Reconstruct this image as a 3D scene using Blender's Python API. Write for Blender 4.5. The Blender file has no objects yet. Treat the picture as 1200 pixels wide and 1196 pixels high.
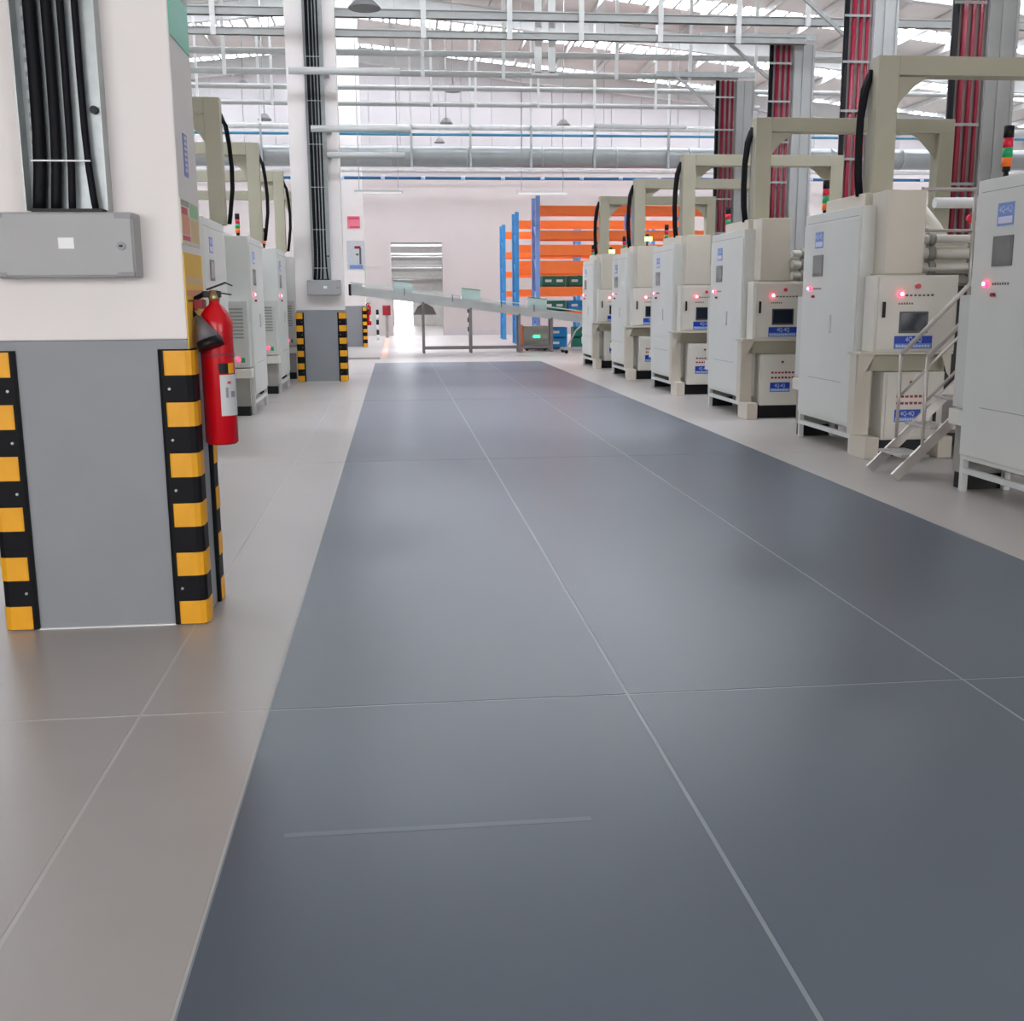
import bpy, bmesh, math, random
from mathutils import Vector, Matrix
random.seed(7)
SC = bpy.context.scene
COL = SC.collection

# ------------------------------------------------------------------ camera
F_PX, EYE, PITCH, YAW, ROLL = 1280.0, 1.40, 0.190596, 0.104158, 0.007
fw = Vector((math.sin(YAW)*math.cos(PITCH), math.cos(YAW)*math.cos(PITCH), -math.sin(PITCH)))
rt = Vector((math.cos(YAW), -math.sin(YAW), 0)); up = rt.cross(fw)
r2 = rt*math.cos(ROLL) - up*math.sin(ROLL); u2 = up*math.cos(ROLL) + rt*math.sin(ROLL)
cd = bpy.data.cameras.new('camera'); cam = bpy.data.objects.new('camera', cd); COL.objects.link(cam)
cd.sensor_fit = 'HORIZONTAL'; cd.sensor_width = 36.0; cd.lens = 36.0*F_PX/1200.0
cd.clip_start = 0.05; cd.clip_end = 300
cam.matrix_world = Matrix(((r2.x, u2.x, -fw.x, 0), (r2.y, u2.y, -fw.y, 0), (r2.z, u2.z, -fw.z, EYE), (0, 0, 0, 1)))
SC.camera = cam

# ------------------------------------------------------------------ world, exposure
W = bpy.data.worlds.new('world'); SC.world = W; W.use_nodes = True
W.node_tree.nodes['Background'].inputs[0].default_value = (0.9, 0.95, 1, 1)
W.node_tree.nodes['Background'].inputs[1].default_value = 1.0
vs = SC.view_settings
vs.view_transform = 'Standard'; vs.look = 'None'; vs.exposure = 0.06; vs.gamma = 1.0; vs.use_curve_mapping = False
SKY_POWER = 16.0         # brightness of the roof's daylight panels
ADDED_LIGHT_POWER = 8.0      # glow of the windows added behind the camera and the added hall pane
SKY_YS = (13.0, 26.75, 32.5, 38.25, 43.0)  # the nearer strips are out of view, positioned for the light they give
try:
    SC.cycles.use_denoising = True
    SC.cycles.denoiser = 'OPENIMAGEDENOISE'
    SC.cycles.max_bounces = 8; SC.cycles.diffuse_bounces = 5; SC.cycles.glossy_bounces = 3
    SC.cycles.caustics_reflective = False; SC.cycles.caustics_refractive = False
except Exception:
    pass

# ------------------------------------------------------------------ materials
def lin(c):
    c = c/255.0
    return c/12.92 if c <= .04045 else ((c+.055)/1.055)**2.4
def rgb(r, g, b): return (lin(r), lin(g), lin(b), 1)
MATS = {}
def mat(name, c, rough=.5, metal=0.0, var=.06, scale=3.0, emit=None, bump=0.0, spec=.5, rvar=0.0, alpha=None, stretch=None):
    m = bpy.data.materials.new(name); m.use_nodes = True
    nt = m.node_tree; b = nt.nodes['Principled BSDF']
    col = rgb(*c)
    b.inputs['Roughness'].default_value = rough; b.inputs['Metallic'].default_value = metal
    b.inputs['Specular IOR Level'].default_value = spec
    tc = nt.nodes.new('ShaderNodeTexCoord'); nz = nt.nodes.new('ShaderNodeTexNoise')
    nz.inputs['Scale'].default_value = scale; nz.inputs['Detail'].default_value = 5
    src = tc.outputs['Object']
    if stretch:
        mp = nt.nodes.new('ShaderNodeMapping'); mp.inputs['Scale'].default_value = stretch
        nt.links.new(src, mp.inputs[0]); src = mp.outputs[0]
    nt.links.new(src, nz.inputs['Vector'])
    rp = nt.nodes.new('ShaderNodeValToRGB')
    rp.color_ramp.elements[0].position = .3; rp.color_ramp.elements[1].position = .7
    rp.color_ramp.elements[0].color = tuple(x*(1-var) for x in col[:3])+(1,)
    rp.color_ramp.elements[1].color = tuple(min(1, x*(1+var)) for x in col[:3])+(1,)
    nt.links.new(nz.outputs['Fac'], rp.inputs[0]); nt.links.new(rp.outputs[0], b.inputs['Base Color'])
    if rvar:
        mr = nt.nodes.new('ShaderNodeMapRange'); mr.inputs[3].default_value = rough-rvar; mr.inputs[4].default_value = rough+rvar
        nt.links.new(nz.outputs['Fac'], mr.inputs[0]); nt.links.new(mr.outputs[0], b.inputs['Roughness'])
    if bump:
        n2 = nt.nodes.new('ShaderNodeTexNoise'); n2.inputs['Scale'].default_value = 180; n2.inputs['Detail'].default_value = 3
        nt.links.new(tc.outputs['Object'], n2.inputs['Vector'])
        bp = nt.nodes.new('ShaderNodeBump'); bp.inputs['Strength'].default_value = bump; bp.inputs['Distance'].default_value = .002
        nt.links.new(n2.outputs['Fac'], bp.inputs['Height']); nt.links.new(bp.outputs[0], b.inputs['Normal'])
    if emit:
        b.inputs['Emission Color'].default_value = rgb(*emit[0]); b.inputs['Emission Strength'].default_value = emit[1]
    if alpha is not None:
        b.inputs['Alpha'].default_value = alpha
    MATS[name] = m
    return m
mat('concrete', (178, 172, 168), .34, var=.05, scale=1.3, rvar=.04, spec=.75)
mat('joint', (200, 196, 192), .6)
mat('aisle_joint', (136, 146, 152), .36, spec=.7)
mat('aisle_paint', (64, 78, 94), .33, var=.05, scale=1.1, spec=.8)
mat('scuff', (92, 101, 114), .33, spec=.7)
mat('plaster', (236, 230, 227), .7, var=.02, scale=2)
mat('grey_paint', (143, 146, 150), .55, var=.03, scale=4, bump=.1)
mat('back_plaster', (182, 174, 171), .75, var=.02, scale=1)
mat('cladding', (176, 172, 173), .5, var=.02, scale=2)
mat('roof_sheet', (222, 220, 216), .6, var=.05, scale=1)
mat('steel_white', (206, 208, 206), .45, var=.04, scale=3)
mat('hanger_white', (232, 234, 232), .5)
mat('pipe_grey', (182, 184, 182), .45, metal=.0, var=.06, scale=4)
mat('galvanised', (172, 178, 178), .38, metal=.35, var=.1, scale=14)
mat('duct_metal', (158, 162, 162), .35, metal=.3, var=.06, scale=3)
mat('blue_pipe', (70, 150, 184), .45)
mat('dark_blue_pipe', (48, 112, 160), .45)
mat('cabinet_white', (212, 213, 208), .42, var=.02, scale=2)
mat('cabinet_side', (200, 201, 196), .45, var=.02, scale=2)
mat('beige', (205, 198, 184), .5, var=.03, scale=3)
mat('gantry_beige', (172, 168, 148), .5, var=.04, scale=3)
mat('panel_cream', (216, 212, 202), .5, var=.02, scale=3)
mat('seam', (150, 150, 146), .6)
mat('black_rubber', (13, 14, 19), .6, var=.2, scale=20, spec=.2)
mat('black', (15, 16, 19), .45, var=.1, spec=.3)
mat('dark_machine', (38, 38, 42), .5, var=.3, scale=5)
mat('hall_grey', (206, 204, 200), .6, var=.06, scale=4)
mat('machine_grey', (150, 147, 140), .5, var=.1, scale=5)
mat('yellow', (238, 168, 14), .5, var=.05, scale=14)
mat('yellow_board', (240, 192, 60), .5, var=.05)
mat('red', (206, 10, 28), .25, var=.05, scale=6)
mat('dark_red', (150, 24, 40), .5)
mat('riser_grey', (176, 178, 177), .5, var=.04)
mat('riser_back', (168, 158, 158), .6, var=.04)
mat('pipe_red', (142, 28, 52), .4, var=.08, scale=3)
mat('chrome', (200, 200, 200), .25, metal=.9)
mat('brass', (170, 150, 110), .35, metal=.7)
mat('stainless', (196, 190, 184), .35, metal=.45, var=.06, scale=12)
mat('box_grey', (168, 168, 168), .5, var=.03, scale=6, bump=.1)
mat('box_corner', (146, 146, 150), .5)
mat('white_sticker', (236, 236, 236), .5)
mat('paper', (208, 210, 210), .5, var=.04, scale=30)
mat('glass_grey', (120, 122, 118), .2, var=.08, scale=9)
mat('glass_frame', (98, 98, 96), .4)
mat('screen', (36, 42, 52), .15, var=.1)
mat('screen_frame', (70, 74, 80), .4)
mat('label_blue', (16, 64, 176), .4, var=.05)
mat('label_pale', (112, 140, 204), .4, var=.06, scale=20)
mat('label_white', (196, 212, 236), .4)
mat('label_light', (206, 206, 226), .5)
mat('ink', (90, 86, 84), .6)
mat('led_red', (255, 60, 90), .3, emit=((255, 40, 80), 6.0))
mat('led_core', (255, 235, 235), .3, emit=((255, 225, 225), 9.0))
mat('led_green', (60, 255, 150), .3, emit=((40, 255, 150), 4.0))
mat('lamp_red', (214, 26, 60), .3)
mat('lamp_green', (18, 160, 96), .3)
mat('lamp_amber', (240, 116, 30), .3)
mat('lamp_lime', (200, 255, 120), .3, emit=((190, 255, 110), 5.0))
mat('rack_orange', (252, 120, 50), .45, var=.05)
mat('rack_blue', (54, 138, 200), .45, var=.1)
mat('rack_pale_blue', (130, 156, 212), .45, var=.1)
mat('bin_green', (22, 118, 98), .5, var=.1)
mat('bin_blue', (20, 128, 190), .5, var=.1)
mat('teal_glass', (196, 216, 212), .25, var=.04, alpha=.82)
mat('conveyor_grey', (176, 180, 178), .4, metal=.3)
mat('leg_grey', (124, 118, 118), .45)
mat('sign_green', (104, 196, 164), .5, var=.03)
mat('poster_cream', (216, 214, 190), .5, var=.03)
mat('poster_red', (206, 70, 90), .5)
mat('poster_salmon', (222, 150, 120), .5, var=.05)
mat('poster_green', (150, 204, 150), .5)
mat('poster_tan', (222, 190, 140), .5)
mat('poster_grey', (196, 200, 204), .5, var=.06, scale=12)
mat('sign_pink', (244, 130, 152), .5)
mat('sign_violet', (120, 124, 184), .5, var=.05)
mat('orange_line', (250, 186, 168), .5)
mat('batten', (226, 224, 222), .4, emit=((255, 250, 245), .25))
mat('lamp_shade', (112, 112, 112), .5)
mat('daylight', (240, 244, 255), .4, emit=((240, 245, 255), SKY_POWER))
mat('added_daylight', (240, 244, 255), .4, emit=((246, 246, 248), ADDED_LIGHT_POWER))
mat('daylight_hall', (240, 244, 255), .4, emit=((244, 246, 255), 17.0))
mat('horn', (104, 100, 104), .5)
mat('wrap_white', (226, 228, 226), .5, var=.08, scale=8)

# ------------------------------------------------------------------ mesh helpers
class MB:
    def __init__(s): s.v = []; s.f = []; s.sm = []
    def box(s, x0, x1, y0, y1, z0, z1):
        n = len(s.v)
        s.v += [(x0,y0,z0),(x1,y0,z0),(x1,y1,z0),(x0,y1,z0),(x0,y0,z1),(x1,y0,z1),(x1,y1,z1),(x0,y1,z1)]
        for q in ((0,3,2,1),(4,5,6,7),(0,1,5,4),(1,2,6,5),(2,3,7,6),(3,0,4,7)): s.f.append(tuple(n+i for i in q)); s.sm.append(False)
        return s
    def bar(s, p0, p1, w, h=None, upv=(0,0,1)):
        """rectangular bar from p0 to p1"""
        h = h or w
        p0, p1 = Vector(p0), Vector(p1); d = (p1-p0).normalized(); u = Vector(upv)
        if abs(d.dot(u)) > .98: u = Vector((1,0,0))
        a = d.cross(u).normalized(); b = a.cross(d)
        n = len(s.v)
        for p in (p0, p1):
            for i, j in ((-1,-1),(1,-1),(1,1),(-1,1)): s.v.append(tuple(p + a*i*w/2 + b*j*h/2))
        for q in ((0,3,2,1),(4,5,6,7),(0,1,5,4),(1,2,6,5),(2,3,7,6),(3,0,4,7)): s.f.append(tuple(n+i for i in q)); s.sm.append(False)
        return s
    def tube(s, pts, r, n=8, caps=True):
        """round tube along a polyline; r is one radius or one per point"""
        pts = [Vector(p) for p in pts]; R = r if isinstance(r, (list, tuple)) else [r]*len(pts)
        base = len(s.v); prev = None
        for i, p in enumerate(pts):
            d = (pts[min(i+1, len(pts)-1)] - pts[max(i-1, 0)]).normalized()
            ref = prev if prev is not None else (Vector((0,0,1)) if abs(d.z) < .9 else Vector((1,0,0)))
            a = (ref - d*ref.dot(d)).normalized(); b = d.cross(a); prev = a
            for k in range(n):
                t = 2*math.pi*k/n; s.v.append(tuple(p + (a*math.cos(t)+b*math.sin(t))*R[i]))
        for i in range(len(pts)-1):
            for k in range(n):
                k2 = (k+1) % n
                s.f.append((base+i*n+k, base+i*n+k2, base+(i+1)*n+k2, base+(i+1)*n+k)); s.sm.append(True)
        if caps:
            s.f.append(tuple(base+k for k in reversed(range(n)))); s.sm.append(False)
            e = base+(len(pts)-1)*n
            s.f.append(tuple(e+k for k in range(n))); s.sm.append(False)
        return s
    def prism(s, poly, axis, a0, a1):
        """poly of 2D points extruded along axis ('x': (y,z), 'y': (x,z), 'z': (x,y))"""
        n = len(s.v); m = len(poly)
        def P(p, a): return {'x': (a, p[0], p[1]), 'y': (p[0], a, p[1]), 'z': (p[0], p[1], a)}[axis]
        s.v += [P(p, a0) for p in poly] + [P(p, a1) for p in poly]
        s.f.append(tuple(n+i for i in range(m))); s.f.append(tuple(n+m+i for i in reversed(range(m)))); s.sm += [False, False]
        for i in range(m):
            j = (i+1) % m; s.f.append((n+j, n+i, n+m+i, n+m+j)); s.sm.append(False)
        return s
    def build(s, name, m, parent=None, bevel=0.0):
        me = bpy.data.meshes.new(name); me.from_pydata(s.v, [], s.f); me.update()
        bm = bmesh.new(); bm.from_mesh(me); bmesh.ops.recalc_face_normals(bm, faces=bm.faces)
        if bevel:
            es = [e for e in bm.edges if len(e.link_faces) == 2 and e.calc_face_angle(0) > .6]
            bmesh.ops.bevel(bm, geom=es, offset=bevel, segments=2, affect='EDGES', profile=.6)
        bm.to_mesh(me); bm.free()
        if any(s.sm) and not bevel:
            for p, f in zip(me.polygons, s.sm): p.use_smooth = f
        me.materials.append(MATS[m])
        o = bpy.data.objects.new(name, me); COL.objects.link(o)
        if parent is not None: o.parent = parent
        return o
def B(name, m, dims, parent=None, bevel=0.0): return MB().box(*dims).build(name, m, parent, bevel)
def tag(o, label, cat, group=None):
    o['label'] = label; o['category'] = cat
    if group: o['group'] = group
    return o
def thing(name, label, cat, loc=(0,0,0), rz=0.0, group=None):
    o = bpy.data.objects.new(name, None); COL.objects.link(o); o.empty_display_size = .1
    o.location = loc; o.rotation_euler = (0, 0, rz)
    return tag(o, label, cat, group)
def struct(o): o['kind'] = 'structure'; return o
def empty_struct(name):
    o = bpy.data.objects.new(name, None); COL.objects.link(o); return struct(o)
def dup(root, loc, rz=0.0, label=None, group=None):
    r = root.copy(); COL.objects.link(r); r.location = loc; r.rotation_euler = (0, 0, rz)
    if label: r['label'] = label
    if group: r['group'] = group
    for ch in list(root.children):
        c = ch.copy(); COL.objects.link(c); c.parent = r
        for g in ch.children:
            d = g.copy(); COL.objects.link(d); d.parent = c
    return r
def text(name, body, m, parent, loc, size, rot, squeeze=1.0):
    cu = bpy.data.curves.new(name, 'FONT'); cu.body = body; cu.size = size; cu.align_x = 'CENTER'; cu.align_y = 'CENTER'
    cu.extrude = .0006; cu.resolution_u = 2; cu.materials.append(MATS[m])
    tmp = bpy.data.objects.new(name, cu); COL.objects.link(tmp)
    me = bpy.data.meshes.new_from_object(tmp.evaluated_get(bpy.context.evaluated_depsgraph_get()))
    COL.objects.unlink(tmp); bpy.data.objects.remove(tmp)
    o = bpy.data.objects.new(name, me); COL.objects.link(o); o.parent = parent
    o.location = loc; o.rotation_euler = rot; o.scale = (squeeze, 1, 1)
    return o
ORD = ('nearest', 'second', 'third', 'fourth', 'fifth', 'sixth')

# ================================================================== THE SETTING
XL, XR, YF, YB = -20.0, 28.0, -7.0, 45.0
# ---- floor: a recessed bed with slabs on it; the joints between slabs are gaps that show the pale filler
floor = struct(B('floor', 'joint', (XL-.3, XR+.3, YF-.3, 66, -.30, -.0015)))
G = .0065
def slab(x0, x1, y0, y1, m, name):
    return B(name, m, (x0+G, x1-G, y0+G, y1-G, -.00149, 0.0), floor)
EDGE_L, EDGE_R, END = -.475, 3.345, 25.35
B('joint_filler', 'aisle_joint', (EDGE_L+.001, EDGE_R-.001, YF, END-.001, -.0016, -.0012), floor)
ycuts = [YF, -2.3, 3.68, 9.68, 15.68, 21.68, END]
for y0, y1 in zip(ycuts, ycuts[1:]):
    for x0, x1 in ((EDGE_L, .80), (.80, 2.07), (2.07, EDGE_R)):
        slab(x0, x1, y0, y1, 'aisle_paint', 'aisle_panel')
    for x0, x1 in ((-18.9, -12.9), (-12.9, -6.9), (-6.9, -.91), (-.91, EDGE_L), (EDGE_R, 9.3), (9.3, 15.3), (15.3, 21.3), (21.3, 27.3)):
        slab(x0, x1, y0, y1, 'concrete', 'floor_slab')
for y0, y1 in ((END, 31.6), (31.6, 37.6), (37.6, 45.0)):
    for x0, x1 in ((-18.9, -12.9), (-12.9, -6.9), (-6.9, -.91), (-.91, EDGE_R), (EDGE_R, 9.3), (9.3, 15.3), (15.3, 21.3), (21.3, 27.3)):
        slab(x0, x1, y0, y1, 'concrete', 'floor_slab')
slab(-6.9, 9.3, 45.2, 62, 'concrete', 'floor_slab')
B('scuff_mark', 'scuff', (-.33, .5, 2.735, 2.760, .0001, .0006), floor)
B('floor_marking', 'orange_line', (-.36, -.22, 27.6, 43.5, .0001, .0012), floor)
# short concrete threshold strip behind the second pillar
struct(MB().box(-1.9, -.38, 27.0, 27.14, 0, .045).build('trim_1', 'back_plaster'))

# ---- roof: gable along Y, ridge over the pillar line
RX, RZ, SL = -1.0, 10.55, .10
def roof_z(x): return RZ - SL*abs(x-RX)
ceiling = empty_struct('ceiling')
for xa, xb in ((XL-.3, RX), (RX, XR+.3)):
    ys = [YF-.3] + [e for y in SKY_YS for e in (y-.55, y+.55)] + [YB+.3]
    for y0, y1 in zip(ys[0::2], ys[1::2]):
        za, zb = roof_z(xa), roof_z(xb)
        MB().prism([(xa, za), (xb, zb), (xb, zb+.12), (xa, za+.12)], 'y', y0, min(y1, YB+.3)).build('roof_sheet', 'roof_sheet', ceiling)
purlin_me = {}
x = XL+.6
while x < XR:
    z = roof_z(x)
    if 'm' not in purlin_me:
        o = MB().box(-.04, .04, YF, YB, -.2, -.002).build('purlin', 'steel_white', ceiling); purlin_me['m'] = o.data
    else:
        o = bpy.data.objects.new('purlin', purlin_me['m']); COL.objects.link(o); o.parent = ceiling
    o.location = (x, 0, z-.01)
    x += 1.5
# sloping rafters across the building
n = 0
for y in (4.98, 12.4, 19.8, 27.2, 34.6, 42.0):
    n += 1
    r = empty_struct('beam_%d' % n)
    for nm, xa, xb in (('rafter', XL, RX), ('rafter', RX, XR)):
        za, zb = roof_z(xa)-.22, roof_z(xb)-.22
        m = MB()
        m.prism([(xa, za-.5), (xb, zb-.5), (xb, zb), (xa, za)], 'y', y-.01, y+.01)
        m.prism([(xa, za-.52), (xb, zb-.52), (xb, zb-.49), (xa, za-.49)], 'y', y-.11, y+.11)
        m.prism([(xa, za-.02), (xb, zb-.02), (xb, zb), (xa, za)], 'y', y-.11, y+.11)
        m.build(nm, 'steel_white', r)
# daylight strips in the roof: panes between ribs where the photo sees them, whole strips added out of view for their light
pane_me = None
for y in SKY_YS:
    if y > 30:
        x = XL+.3
        while x < XR:
            if pane_me is None:
                o = MB().box(-.175, .175, -.54, .54, .02, .06).build('skylight_pane', 'daylight', ceiling); pane_me = o.data
            else:
                o = bpy.data.objects.new('skylight_pane', pane_me); COL.objects.link(o); o.parent = ceiling
            o.location = (x, y, roof_z(x)); o.rotation_euler = (0, math.atan(SL) * (1 if x > RX else -1), 0)
            x += .44
        m = MB(); x = XL+.52
        while x < XR:
            m.box(x-.045, x+.045, y-.55, y+.55, roof_z(x)-.02, roof_z(x)+.07); x += .44
        o = m.build('skylight_rib', 'steel_white', ceiling); o['kind'] = 'stuff'
    else:
        for xa, xb in ((XL, RX), (RX, XR)):
            za, zb = roof_z(xa)+.02, roof_z(xb)+.02
            MB().prism([(xa, za), (xb, zb), (xb, zb+.05), (xa, za+.05)], 'y', y-.54, y+.54).build('added_skylight', 'daylight', ceiling)

# ---- walls
DX0, DX1, DZ = -.08, 1.96, 3.66       # opening in the far wall
wb = empty_struct('wall_back')
B('plaster_panel', 'back_plaster', (XL, DX0, YB, YB+.2, 0, 6.5), wb)
B('plaster_panel', 'back_plaster', (DX1, XR, YB, YB+.2, 0, 6.5), wb)
B('plaster_panel', 'back_plaster', (DX0, DX1, YB, YB+.2, DZ, 6.5), wb)
B('ledge', 'back_plaster', (XL, XR, YB-.06, YB, 6.42, 6.5), wb)
clad = None
x = XL
while x < XR:
    zt = roof_z(x+.6)
    if clad is None:
        o = MB().box(.006, 1.194, YB+.02, YB+.2, 6.5, 10.7).build('cladding_panel', 'cladding', wb, .01); clad = o.data
    else:
        o = bpy.data.objects.new('cladding_panel', clad); COL.objects.link(o); o.parent = wb
    o.location = (x, 0, 0)
    x += 1.2
B('cladding_backing', 'box_grey', (XL, XR, YB+.1, YB+.22, 6.5, 10.7), wb)
B('opening_trim', 'back_plaster', (DX0-.12, DX0, YB-.05, YB+.2, 0, DZ+.12), wb)
B('opening_trim', 'back_plaster', (DX1, DX1+.12, YB-.05, YB+.2, 0, DZ+.12), wb)
B('opening_trim', 'back_plaster', (DX0, DX1, YB-.05, YB+.2, DZ, DZ+.12), wb)
struct(B('baseboard_back', 'cladding', (DX1+.12, XR, YB-.05, YB, 0, .22)))
struct(B('wall_left', 'plaster', (XL-.2, XL, YF, YB+.2, 0, 10.7)))
struct(B('wall_right', 'back_plaster', (XR, XR+.2, YF, YB+.2, 0, 10.7)))
struct(B('wall_front', 'plaster', (XL-.2, XR+.2, YF-.2, YF, 0, 10.9)))
for k, xa in enumerate((-9.0, -5.2, -1.4, 6.0, 9.8)):  # unseen windows, added to brighten faces turned towards the camera
    w = empty_struct('window_%d' % (k+1))
    B('pane', 'added_daylight', (xa, xa+3.0, YF+.02, YF+.04, 1.0, 4.4), w)
    for a, b2, c, d2 in ((xa-.08, xa, .92, 4.48), (xa+3.0, xa+3.08, .92, 4.48), (xa, xa+3.0, .92, 1.0), (xa, xa+3.0, 4.4, 4.48), (xa+1.47, xa+1.53, 1.0, 4.4)):
        B('window_frame', 'steel_white', (a, b2, YF, YF+.08, c, d2), w)
# hall beyond the opening
d1 = empty_struct('hall_glare')  # glowing pane added to imitate sunlight glare on the hall floor
B('glare_pane', 'added_daylight', (.0, 1.0, 61.72, 61.78, 0, 2.1), d1)
B('glare_frame', 'steel_white', (-.1, .0, 61.68, 61.8, 0, 2.2), d1); B('glare_frame', 'steel_white', (1.0, 1.1, 61.68, 61.8, 0, 2.2), d1)
hall = empty_struct('wall_hall')
B('end_wall', 'hall_grey', (-5, 8, 61.8, 62, 0, 5), hall)
B('side_wall', 'plaster', (-5.2, -5, 45.2, 62, 0, 5), hall)
B('side_wall', 'plaster', (8, 8.2, 45.2, 62, 0, 5), hall)
B('hall_roof', 'roof_sheet', (-5.2, 8.2, 45.2, 62, 5, 5.2), hall)
for y in (47, 50.5, 54, 57.5):
    B('hall_skylight', 'daylight_hall', (-.6, 3.4, y-.35, y+.35, 4.96, 4.99), hall)
for y, z in ((46.5, 3.1), (48.5, 3.9), (50, 2.75), (52, 4.35), (55, 4.0), (58, 3.7), (60.5, 3.2), (61, 2.6)):
    MB().tube([(-4.9, y, z), (7.9, y, z)], .09).build('hall_pipe', 'pipe_grey', hall)

# ================================================================== PILLARS AND WHAT HANGS ON THEM
PX0, PX1 = -1.70, -.872
PYS = (4.785, 19.62, 34.4)
DEP = .47
GREY_H = 1.245
pn = ('nearest pillar', 'second pillar', 'third pillar')
def L_guard(m, sx, sy, z0, z1, w, t, e=0.0):
    """L section hugging the corner at the origin; the pillar lies on the side (-sx,-sy)"""
    pts = [(-w+e, 0), (-w+e, t*.7), (-w+e+.012, t), (-.012, t), (t*.5, t*.5), (t, -.012), (t, -w+e+.012), (t*.7, -w+e), (0, -w+e), (0, 0)]
    m.prism([(sx*a, sy*b) for a, b in pts], 'z', z0, z1)
def corner_guard(x, y, sx, sy, label, first={}):
    g = thing('corner_guard', label, 'corner guard', (x, y, 0), 0, 'striped corner guards on the pillars')
    key = (sx, sy)
    H = 1.205; ny = 6; hy = .103; hb = (H - ny*hy - .012)/(ny-1)
    if key not in first:
        m = MB(); L_guard(m, sx, sy, .002, H, .125, .018)
        o = m.build('rubber_profile', 'black_rubber', g)
        m = MB(); L_guard(m, sx, sy, 0, hy, .125, .0215, .018)
        band = m.build('yellow_band', 'yellow', g); band.location = (0, 0, .006)
        first[key] = (o.data, band.data); start = 1
    else:
        o = bpy.data.objects.new('rubber_profile', first[key][0]); COL.objects.link(o); o.parent = g; start = 0
    for k in range(start, ny):
        b = bpy.data.objects.new('yellow_band', first[key][1]); COL.objects.link(b); b.parent = g
        b.location = (0, 0, .006 + k*(hy+hb))
    for k in (0, 2, 3, 4):
        m = MB(); z = .006 + hy + hb*.5 + k*(hy+hb)
        m.tube([(-sx*.085, sy*.0179, z), (-sx*.085, sy*.0225, z)], .006, 8); m.build('bolt_head', 'galvanised', g)
    return g
for i, y in enumerate(PYS):
    p = empty_struct('pillar_%d' % (i+1))
    B('painted_base', 'grey_paint', (PX0, PX1, y, y+DEP, 0, GREY_H), p, .008)
    B('plaster_shaft', 'plaster', (PX0, PX1, y, y+DEP, GREY_H, roof_z(RX)-.05), p, .008)
    B('floor_joint', 'white_sticker', (PX0, PX1, y-.012, y, 0, .006), p)
    corner_guard(PX1, y, 1, -1, 'black and yellow corner guard on the front right edge of the %s' % pn[i])
    if i < 2:
        corner_guard(PX0, y, -1, -1, 'black and yellow corner guard on the front left edge of the %s' % pn[i])
    corner_guard(PX1, y+DEP, 1, 1, 'black and yellow corner guard on the rear right edge of the %s' % pn[i])

def junction_box(x, y, label):
    j = thing('junction_box', label, 'junction box', (x, y, 0), 0, 'grey junction boxes on the pillars')
    B('enclosure', 'box_grey', (-.285, .285, -.13, 0, 1.50, 1.755), j, .008)
    B('lid', 'box_grey', (-.278, .278, -.142, -.13, 1.507, 1.748), j, .004)
    for sx in (-1, 1):
        for z in (1.737, 1.508):
            B('corner_hinge', 'box_corner', (min(sx*.215, sx*.281), max(sx*.215, sx*.281), -.146, -.12, z-.006, z+.012), j, .003)
    B('sticker', 'white_sticker', (-.008, .052, -.1435, -.142, 1.612, 1.655), j)
    k = MB().tube([(.235, -.142, 1.622), (.235, -.15, 1.622)], .017, 16).build('lock', 'box_corner', j)
    B('key_slot', 'black', (.228, .242, -.152, -.15, 1.618, 1.626), k)
    return j
jb = junction_box(-1.318, PYS[0], 'grey metal junction box with white sticker on the nearest pillar')
dup(jb, (-1.20, PYS[1]-.01, 0), 0, 'small grey junction box under the cable tray of the second pillar')

def cable_tray(x, y, ztop, label, dark=False):
    t = thing('cable_tray', label, 'cable tray', (x, y, 0), 0, 'galvanised cable trays running up the pillars')
    w = .16
    B('back_plate', 'galvanised', (-w, w, -.006, 0, 1.765, ztop), t)
    B('side_flange', 'galvanised', (-w, -w+.004, -.085, -.006, 1.765, ztop), t)
    B('side_flange', 'galvanised', (w-.004, w, -.085, -.006, 1.765, ztop), t)
    m = MB(); z = 1.82
    while z < min(ztop, 3.4):
        for xx in (-.135, .142):
            m.box(xx-.004, xx+.004, -.0075, -.006, z, z+.018)
        z += .052
    o = m.build('perforation', 'box_corner', t); o['kind'] = 'stuff'
    xs = (-.095, -.031, .023, .078); rr = (.026, .021, .015, .014)
    for k, (cx, r) in enumerate(zip(xs, rr)):
        spread = (-.024, -.022, -.012, .026)[k]
        pts = [(cx+spread, -.05, 1.762), (cx+spread*.75, -.05, 1.82), (cx+spread*.35, -.045, 1.93), (cx+spread*.1, -.042, 2.08), (cx, -.04, 2.3), (cx, -.04, ztop)]
        MB().tube(pts, r, 10).build('cable', 'black_rubber', t)
    B('gland_plate', 'black', (-.14, .135, -.08, -.006, 1.757, 1.772), t)
    for z in ((1.955, 3.0) if ztop < 9 else (1.955, 2.6, 3.3, 4.0, 4.7, 5.4)):
        B('cable_tie', 'white_sticker', (-.13, .10, -.07, -.064, z, z+.006), t)
    m = MB().tube([(.118, -.006, 2.16), (.118, -.03, 2.16)], .016, 10).build('fixing_bolt', 'black', t)
    return t
cable_tray(-1.297, PYS[0], 9.8, 'wide galvanised cable tray with black cables on the nearest pillar')
cable_tray(-1.235, PYS[1], 9.8, 'galvanised cable tray with black cables on the second pillar')

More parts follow.
